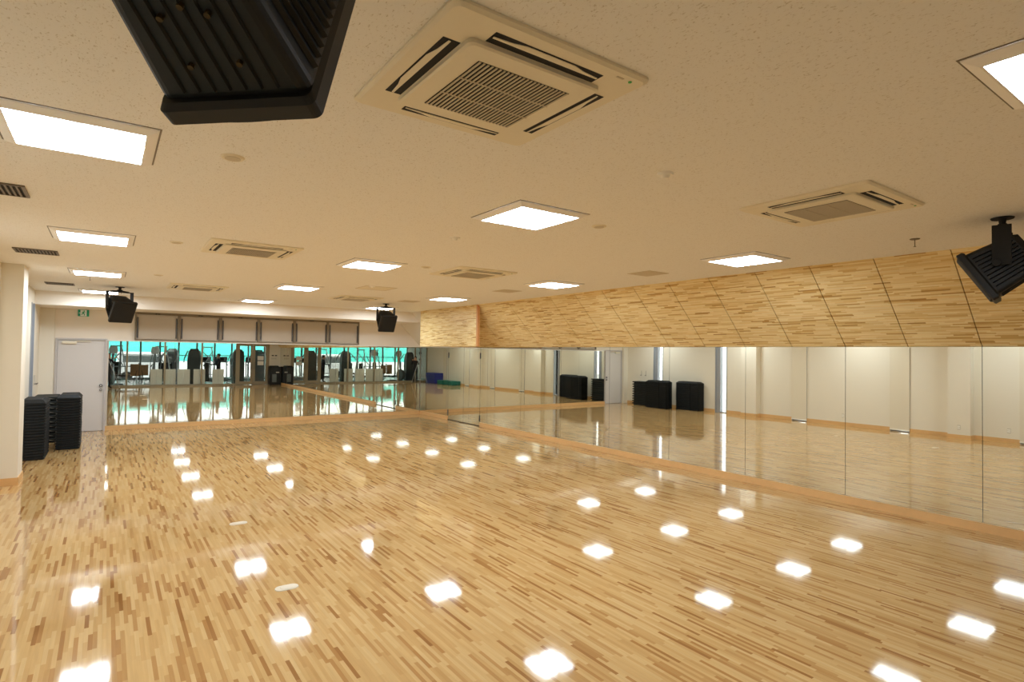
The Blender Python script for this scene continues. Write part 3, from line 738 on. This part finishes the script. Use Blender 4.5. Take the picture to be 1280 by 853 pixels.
def weight_machine(x, y, rz, label, m1):
    t = thing('weight_machine', label, 'weight machine', (x, y, 0), rz, 'weight machines in the gym')
    bm = BM(); loft(bm, [rect(0, 0, .62, .44, .05, .05), rect(0, 0, .62, .44, 1.45, .05), rect(0, -.02, .54, .38, 1.85, .08), rect(0, -.03, .36, .26, 2.02, .08)]); obj('tower_shroud', bm, m1, t)
    bm = BM(); box(bm, (-.24, .221, .3), (.24, .235, 1.7)); obj('shroud_window', bm, 'machgrey', t)
    bm = BM(); box(bm, (-.42, -.3, 0), (.42, 1.1, .05)); obj('base_frame', bm, 'machgrey', t)
    bm = BM(); box(bm, (-.2, .55, .42), (.2, .95, .52)); obj('seat', bm, 'blackmat', t, bevel=.03)
    bm = BM(); box(bm, (-.16, .46, .56), (.16, .55, 1.2)); obj('backrest', bm, 'blackmat', t, bevel=.03)
    bm = BM(); tube(bm, (0, .7, .05), (0, .7, .42), .04, n=10); obj('seat_post', bm, 'machgrey', t)
    for s in (-1, 1):
        bm = BM(); tube(bm, (s*.3, .15, 1.9), (s*.42, .6, 1.45), .03, n=8); tube(bm, (s*.42, .6, 1.45), (s*.40, .9, 1.25), .026, n=8); obj('press_arm', bm, 'machgrey', t)
    return t
w0 = weight_machine(3.2, -5.2, .4, 'grey weight machine tower beyond the second pale board', 'machgrey')
for x, y, rz, lab in ((4.05, -2.7, PI, 'dark weight machine tower beyond the middle pale board'), (6.3, -2.6, PI, 'dark weight machine just beyond the glazed doors'), (7.6, -3.6, PI, 'dark weight machine behind the paper notices'), (-.6, -3.0, PI, 'dark weight machine behind the photographer')):
    t = dup(w0, (x, y, 0), rz, lab)
    ch = [c for c in t.children if c.name.startswith('tower_shroud')][0]; ch.data = ch.data.copy(); ch.data.materials[0] = M['machine']

def elliptical(x, y, rz, label, mm):
    t = thing('cross_trainer', label, 'cross trainer', (x, y, 0), rz, 'cross trainers in the gym')
    bm = BM(); box(bm, (-.3, -.8, 0), (.3, -.7, .06)); box(bm, (-.3, .6, 0), (.3, .7, .06)); box(bm, (-.05, -.7, .02), (.05, .6, .09)); obj('base_frame', bm, 'machgrey', t)
    bm = BM(); tube(bm, (-.09, .45, .45), (.09, .45, .45), .36, n=28); obj('flywheel_cover', bm, mm, t)
    bm = BM(); tube(bm, (0, .5, .3), (0, .25, 1.75), .06, .05, 12); obj('mast', bm, mm, t)
    bm = BM(); loft(bm, [rect(0, .24, .34, .14, 1.7, .06), rect(0, .22, .40, .24, 1.9, .08), rect(0, .22, .30, .18, 2.1, .08)]); obj('console', bm, 'machwhite', t)
    for s in (-1, 1):
        bm = BM(); tube(bm, (s*.22, .2, .5), (s*.26, .1, 1.3), .022, n=8); tube(bm, (s*.26, .1, 1.3), (s*.24, -.2, 1.7), .02, n=8); obj('swing_arm', bm, 'machgrey', t)
        bm = BM(); box(bm, (s*.2-.08, -.6, .28), (s*.2+.08, -.2, .33)); tube(bm, (s*.2, -.3, .28), (s*.2, .4, .4), .025, n=8); obj('pedal', bm, 'blackmat', t)
    return t
e0 = elliptical(2.25, -2.75, .35, 'grey cross trainer with pale rounded console beyond the first pale board', 'machgrey')
dup(e0, (.35, -2.9, 0), .2, 'cross trainer between the brown boards and the photographer')
t = thing('weight_bench', 'low padded bench rack near the brown boards', 'bench', (1.0, -5.0, 0))
bm = BM(); box(bm, (-.6, -.18, .42), (.6, .18, .50)); obj('pad', bm, 'blackmat', t, bevel=.03)
for s in (-1, 1):
    bm = BM(); box(bm, (s*.45-.03, -.2, 0), (s*.45+.03, .2, .42)); obj('leg', bm, 'machwhite', t)
bm = BM(); box(bm, (-.75, -.5, .92), (.75, -.42, .98)); box(bm, (-.75, -.5, 0), (-.69, -.42, .92)); box(bm, (.69, -.5, 0), (.75, -.42, .92)); obj('rack', bm, 'machgrey', t)

def cable_station(x, y, rz, label):
    t = thing('cable_station', label, 'cable machine', (x, y, 0), rz, 'cable machines in the gym')
    for s in (-1, 1):
        bm = BM(); tube(bm, (s*.55, 0, 0), (s*.22, 0, 2.15), .035, .03, 10); tube(bm, (s*.55, 0, .02), (s*.7, .45, .02), .03, n=8); obj('upright', bm, 'machwhite', t)
        bm = BM(); tube(bm, (s*.3, .02, 1.9), (-s*.35, .5, 1.05), .022, n=8); obj('arm', bm, 'machgrey', t)
        bm = BM(); tube(bm, (-s*.35, .5, 1.05), (-s*.35, .62, 1.0), .03, n=10); obj('grip', bm, 'blackmat', t)
    bm = BM(); tube(bm, (-.3, 0, 2.12), (.3, 0, 2.12), .03, n=10); tube(bm, (-.48, 0, .5), (.48, 0, .5), .025, n=10); obj('crossbar', bm, 'machgrey', t)
    bm = BM(); box(bm, (-.12, -.08, .1), (.12, .08, 1.2)); obj('weight_stack', bm, 'blackmat', t, bevel=.01)
    return t
c0 = cable_station(2.55, -3.9, .3, 'pale cable machine frame beside the grey cross trainer')
dup(c0, (4.95, -4.6, 0), -.2, 'pale cable machine frame behind the standing person')
dup(c0, (.5, -6.6, 0), .1, 'pale cable machine frame far behind the brown boards')

# outside
bm = BM(); box(bm, (-30, -40, -.4), (30, YG-.25, -.2)); struct('ground_outside', bm, 'asphalt', 'pale ground outside the gym windows')
bm = BM(); box(bm, (-30, YG-.25, -.4), (XL-.25, 40, -.2)); struct('ground_beside', bm, 'asphalt', 'pale ground outside the slit windows')
t = thing('site_fence', 'teal netting fence on a white wall outside the gym windows', 'fence', (3, -15, -.2))
bm = BM(); box(bm, (-14, -.1, 0), (14, .1, 1.3)); obj('low_wall', bm, 'van', t)
bm = BM(); box(bm, (-14, -.05, 1.3), (14, .05, 2.75)); obj('netting', bm, 'teal', t)
t = thing('parked_van', 'white van parked outside the gym windows', 'van', (2.2, -12.8, -.2))
bm = BM(); loft(bm, [[(x, y, z) for (y, z) in ((-.85, .35), (.85, .35), (.85, 1.2), (.72, 1.95), (-.72, 1.95), (-.85, 1.2))] for x in (-1.6, 1.1)] + [[(1.75, y, z) for (y, z) in ((-.8, .4), (.8, .4), (.8, 1.15), (.7, 1.2), (-.7, 1.2), (-.8, 1.15))]]); obj('body', bm, 'van', t, bevel=.05)
bm = BM(); box(bm, (-1.3, .80, 1.2), (.9, .84, 1.7)); obj('side_window', bm, 'machgrey', t)
for x in (-1.05, 1.0):
    for s in (-1, 1):
        bm = BM(); tube(bm, (x, s*.72, .32), (x, s*.9, .32), .32, n=20); obj('wheel', bm, 'blackmat', t)
t = thing('striped_post', 'orange and white banded post outside the far slit window', 'post', (-2.6, 17.0, -.2))
bm = BM()
for k in range(0, 8, 2): box(bm, (-.35, -.35, k*.42), (.35, .35, k*.42+.42))
obj('orange_band', bm, 'orange', t)
bm = BM()
for k in range(1, 8, 2): box(bm, (-.35, -.35, k*.42), (.35, .35, k*.42+.42))
obj('white_band', bm, 'van', t)

# ------------------------------------------------------------------ people
def person(label, loc, rz, shirt, trousers, arms):
    """one skinned body; arms = two lists of joints (shoulder first) ending at the wrist"""
    t = thing('person', label, 'person', loc, rz)
    V, E, R = [], [], []
    def add(p, r, prev=None):
        V.append(p); R.append(r)
        if prev is not None: E.append((prev, len(V)-1))
        return len(V)-1
    pel = add((0, 0, .94), (.15, .105))
    w = add((0, 0, 1.10), (.135, .10), pel); ch = add((0, .0, 1.28), (.155, .11), w); nb = add((0, 0, 1.42), (.10, .08), ch)
    nk = add((0, .01, 1.49), (.055, .058), nb); hd0 = add((0, .025, 1.56), (.068, .082), nk); hd1 = add((0, .03, 1.64), (.076, .094), hd0); hd2 = add((0, .02, 1.71), (.055, .07), hd1)
    nose = add((0, .125, 1.60), (.012, .014), hd0)
    for s in (-1, 1):
        h = add((s*.09, 0, .86), (.085, .09), pel); k = add((s*.10, .02, .48), (.058, .06), h); c = add((s*.105, 0, .30), (.055, .055), k); a = add((s*.11, -.02, .085), (.038, .042), c); f = add((s*.12, .14, .03), (.04, .028), a)
        J = arms[0 if s < 0 else 1]
        sh = add((s*.17, 0, 1.39), (.062, .06), nb); el = add(J[0], (.043, .043), sh); wr = add(J[1], (.03, .028), el); pm = add(J[2], (.038, .022), wr)
        d = (Vector(J[2])-Vector(J[1])).normalized(); sd = d.cross(Vector((0, 0, 1)));  sd = sd.normalized() if sd.length > .1 else Vector((1, 0, 0))
        for q in range(4):
            b0 = add(tuple(Vector(J[2])+d*.05+sd*(.026*(q-1.5)*1.0)), (.009, .009), pm); m_ = add(tuple(Vector(V[b0])+d*(.032, .04, .036, .026)[q]-Vector((0, 0, .008))), (.008, .008), b0); add(tuple(Vector(V[m_])+d*.025-Vector((0, 0, .014))), (.007, .007), m_)
        th = add(tuple(Vector(J[2])-sd*.045+d*.01), (.01, .01), pm); add(tuple(Vector(V[th])+d*.035-sd*.01), (.008, .008), th)
    me = bpy.data.meshes.new('body'); me.from_pydata(V, E, []); o = bpy.data.objects.new('body', me); COL.objects.link(o); o.parent = t
    md = o.modifiers.new('skin', 'SKIN'); md.use_smooth_shade = True
    sv = me.skin_vertices[0].data
    for i, r in enumerate(R): sv[i].radius = r
    sv[0].use_root = True
    ss = o.modifiers.new('smooth', 'SUBSURF'); ss.levels = 1; ss.render_levels = 2
    # clothing colour by height on the body
    m, nt, b = new_mat('clothed_body'); tc = nt.nodes.new('ShaderNodeTexCoord'); sp = nt.nodes.new('ShaderNodeSeparateXYZ'); nt.links.new(tc.outputs['Object'], sp.inputs[0])
    cr = nt.nodes.new('ShaderNodeValToRGB'); cr.color_ramp.interpolation = 'CONSTANT'; e = cr.color_ramp.elements
    e[0].position, e[0].color = 0, lin((24, 22, 22)); e[1].position, e[1].color = .06/2, lin(trousers)
    for z, c in ((.98, shirt), (1.47, (206, 158, 128))): k = e.new(z/2); k.color = lin(c)
    nt.links.new(math_node(nt, 'DIVIDE', sp.outputs[2], 2.0), cr.inputs[0]); nt.links.new(cr.outputs[0], b.inputs['Base Color']); b.inputs['Roughness'].default_value = .8
    me.materials.append(m)
    bm = BM(); bmesh.ops.create_uvsphere(bm, u_segments=18, v_segments=12, radius=1.0)
    for v in bm.verts:
        x, y, z = v.co
        if y > .2 and z < .35: z = .35 + (z-.35)*.1
        v.co = (x*.092, .012+y*.105-.008, 1.665+z*.098)
    obj('hair', bm, 'hair', t, smooth=True)
    for s in (-1, 1):
        bm = BM(); tube(bm, (s*.03, .108, 1.635), (s*.03, .118, 1.635), .009, n=10); obj('eye', bm, 'hair', t)
        bm = BM(); loft(bm, [rect(s*.084, .02, .014, .035, 1.585, .006), rect(s*.088, .018, .018, .045, 1.63, .008)]); obj('ear', bm, 'skin', t)
    bm = BM(); box(bm, (-.022, .098, 1.556), (.022, .110, 1.562)); obj('mouth', bm, 'brown', t)
    return t
view_rz = -math.radians(35.39)
person('person in dark clothes standing behind the camera tripod, arms raised to the camera', (.08, -.56, 0), view_rz, (26, 26, 30), (30, 30, 34),
       [[(-.24, .14, 1.22), (-.14, .30, 1.45), (-.12, .35, 1.50)], [(.24, .14, 1.22), (.14, .30, 1.45), (.12, .35, 1.50)]])
person('person in dark clothes standing among the gym machines, arms forward', (5.35, -3.1, 0), 1.4, (30, 32, 40), (26, 26, 30),
       [[(-.23, .08, 1.16), (-.2, .30, 1.12), (-.19, .38, 1.13)], [(.23, .08, 1.16), (.2, .30, 1.12), (.19, .38, 1.13)]])

# the photographer's tripod and camera
t = thing('camera_tripod', 'silver tripod holding a black camera in front of the photographer', 'tripod', (0, -.06, 0), view_rz)
for k in range(3):
    a = .62 + k*2*PI/3
    p = Vector((math.cos(a), math.sin(a), 0))
    bm = BM(); tube(bm, p*.05+Vector((0, 0, 1.55)), p*.34+Vector((0, 0, .75)), .018, n=10); tube(bm, p*.34+Vector((0, 0, .75)), p*.58+Vector((0, 0, .02)), .013, n=10); lg = obj('leg', bm, 'tripod', t)
    bm = BM(); tube(bm, p*.58+Vector((0, 0, .03)), p*.59, .018, n=10); obj('rubber_foot', bm, 'blackmat', lg)
bm = BM(); tube(bm, (0, 0, 1.2), (0, 0, 1.86), .016, n=10); obj('centre_column', bm, 'tripod', t)
bm = BM(); tube(bm, (0, 0, 1.5), (0, 0, 1.6), .06, n=14); obj('collar', bm, 'blackmat', t)
bm = BM(); tube(bm, (0, -.03, 1.86), (0, -.03, 1.915), .035, n=14); tube(bm, (0, -.05, 1.89), (.05, -.28, 1.80), .01, n=8); obj('tripod_head', bm, 'blackmat', t)
t = thing('camera', 'black camera with a lens on top of the silver tripod', 'camera', (0, -.06, 1.917), view_rz)
bm = BM(); box(bm, (-.07, -.10, .0), (.07, -.03, .10)); loft(bm, [rect(0, -.065, .07, .06, .10), rect(0, -.06, .045, .05, .135)]); obj('camera_body', bm, 'black', t, bevel=.006)
bm = BM(); tube(bm, (0, -.03, .055), (0, .02, .055), .034, n=20); obj('lens', bm, 'black', t)

# ------------------------------------------------------------------ sky and exposure
w = bpy.data.worlds.new('sky'); SC.world = w; w.use_nodes = True
bg = w.node_tree.nodes['Background']
sky = w.node_tree.nodes.new('ShaderNodeTexSky'); sky.sky_type = 'HOSEK_WILKIE' if hasattr(sky, 'sky_type') else sky.sky_type
sky.sun_direction = (.3, .4, .85); sky.turbidity = 6
mxn = w.node_tree.nodes.new('ShaderNodeMix'); mxn.data_type = 'RGBA'; mxn.inputs[0].default_value = .85
mxn.inputs[7].default_value = (1, 1, 1, 1)
w.node_tree.links.new(sky.outputs[0], mxn.inputs[6]); w.node_tree.links.new(mxn.outputs[2], bg.inputs[0])
bg.inputs[1].default_value = 5.5
w.cycles.sampling_method = 'NONE'

# ------------------------------------------------------------------ camera
def cam_axes(yaw, pitch, roll):
    a = math.radians(yaw); F = Vector((math.sin(a), math.cos(a), 0)); R = Vector((math.cos(a), -math.sin(a), 0)); U = Vector((0, 0, 1))
    b_ = math.radians(pitch); F, U = F*math.cos(b_)+U*math.sin(b_), U*math.cos(b_)-F*math.sin(b_)
    c = math.radians(roll); R, U = R*math.cos(c)+U*math.sin(c), U*math.cos(c)-R*math.sin(c)
    return R, U, F
R, U, F = cam_axes(35.3868, 1.2887, .8563)
cd = bpy.data.cameras.new('camera_view'); cd.sensor_width = 36; cd.lens = 713.51/1280*36; cd.clip_start = .02; cd.clip_end = 200
co = bpy.data.objects.new('camera_view', cd); COL.objects.link(co)
co.matrix_world = Matrix(((R.x, U.x, -F.x, 0), (R.y, U.y, -F.y, 0), (R.z, U.z, -F.z, 2.0), (0, 0, 0, 1)))
SC.camera = co

SC.view_settings.view_transform = 'Standard'
SC.view_settings.look = 'None'
SC.view_settings.exposure = 0.0
SC.view_settings.gamma = 1.0
cy = SC.cycles
cy.use_denoising = True
cy.max_bounces = 14; cy.diffuse_bounces = 6; cy.glossy_bounces = 8; cy.transmission_bounces = 6; cy.transparent_max_bounces = 12
cy.sample_clamp_indirect = 8.0
cy.caustics_reflective = True
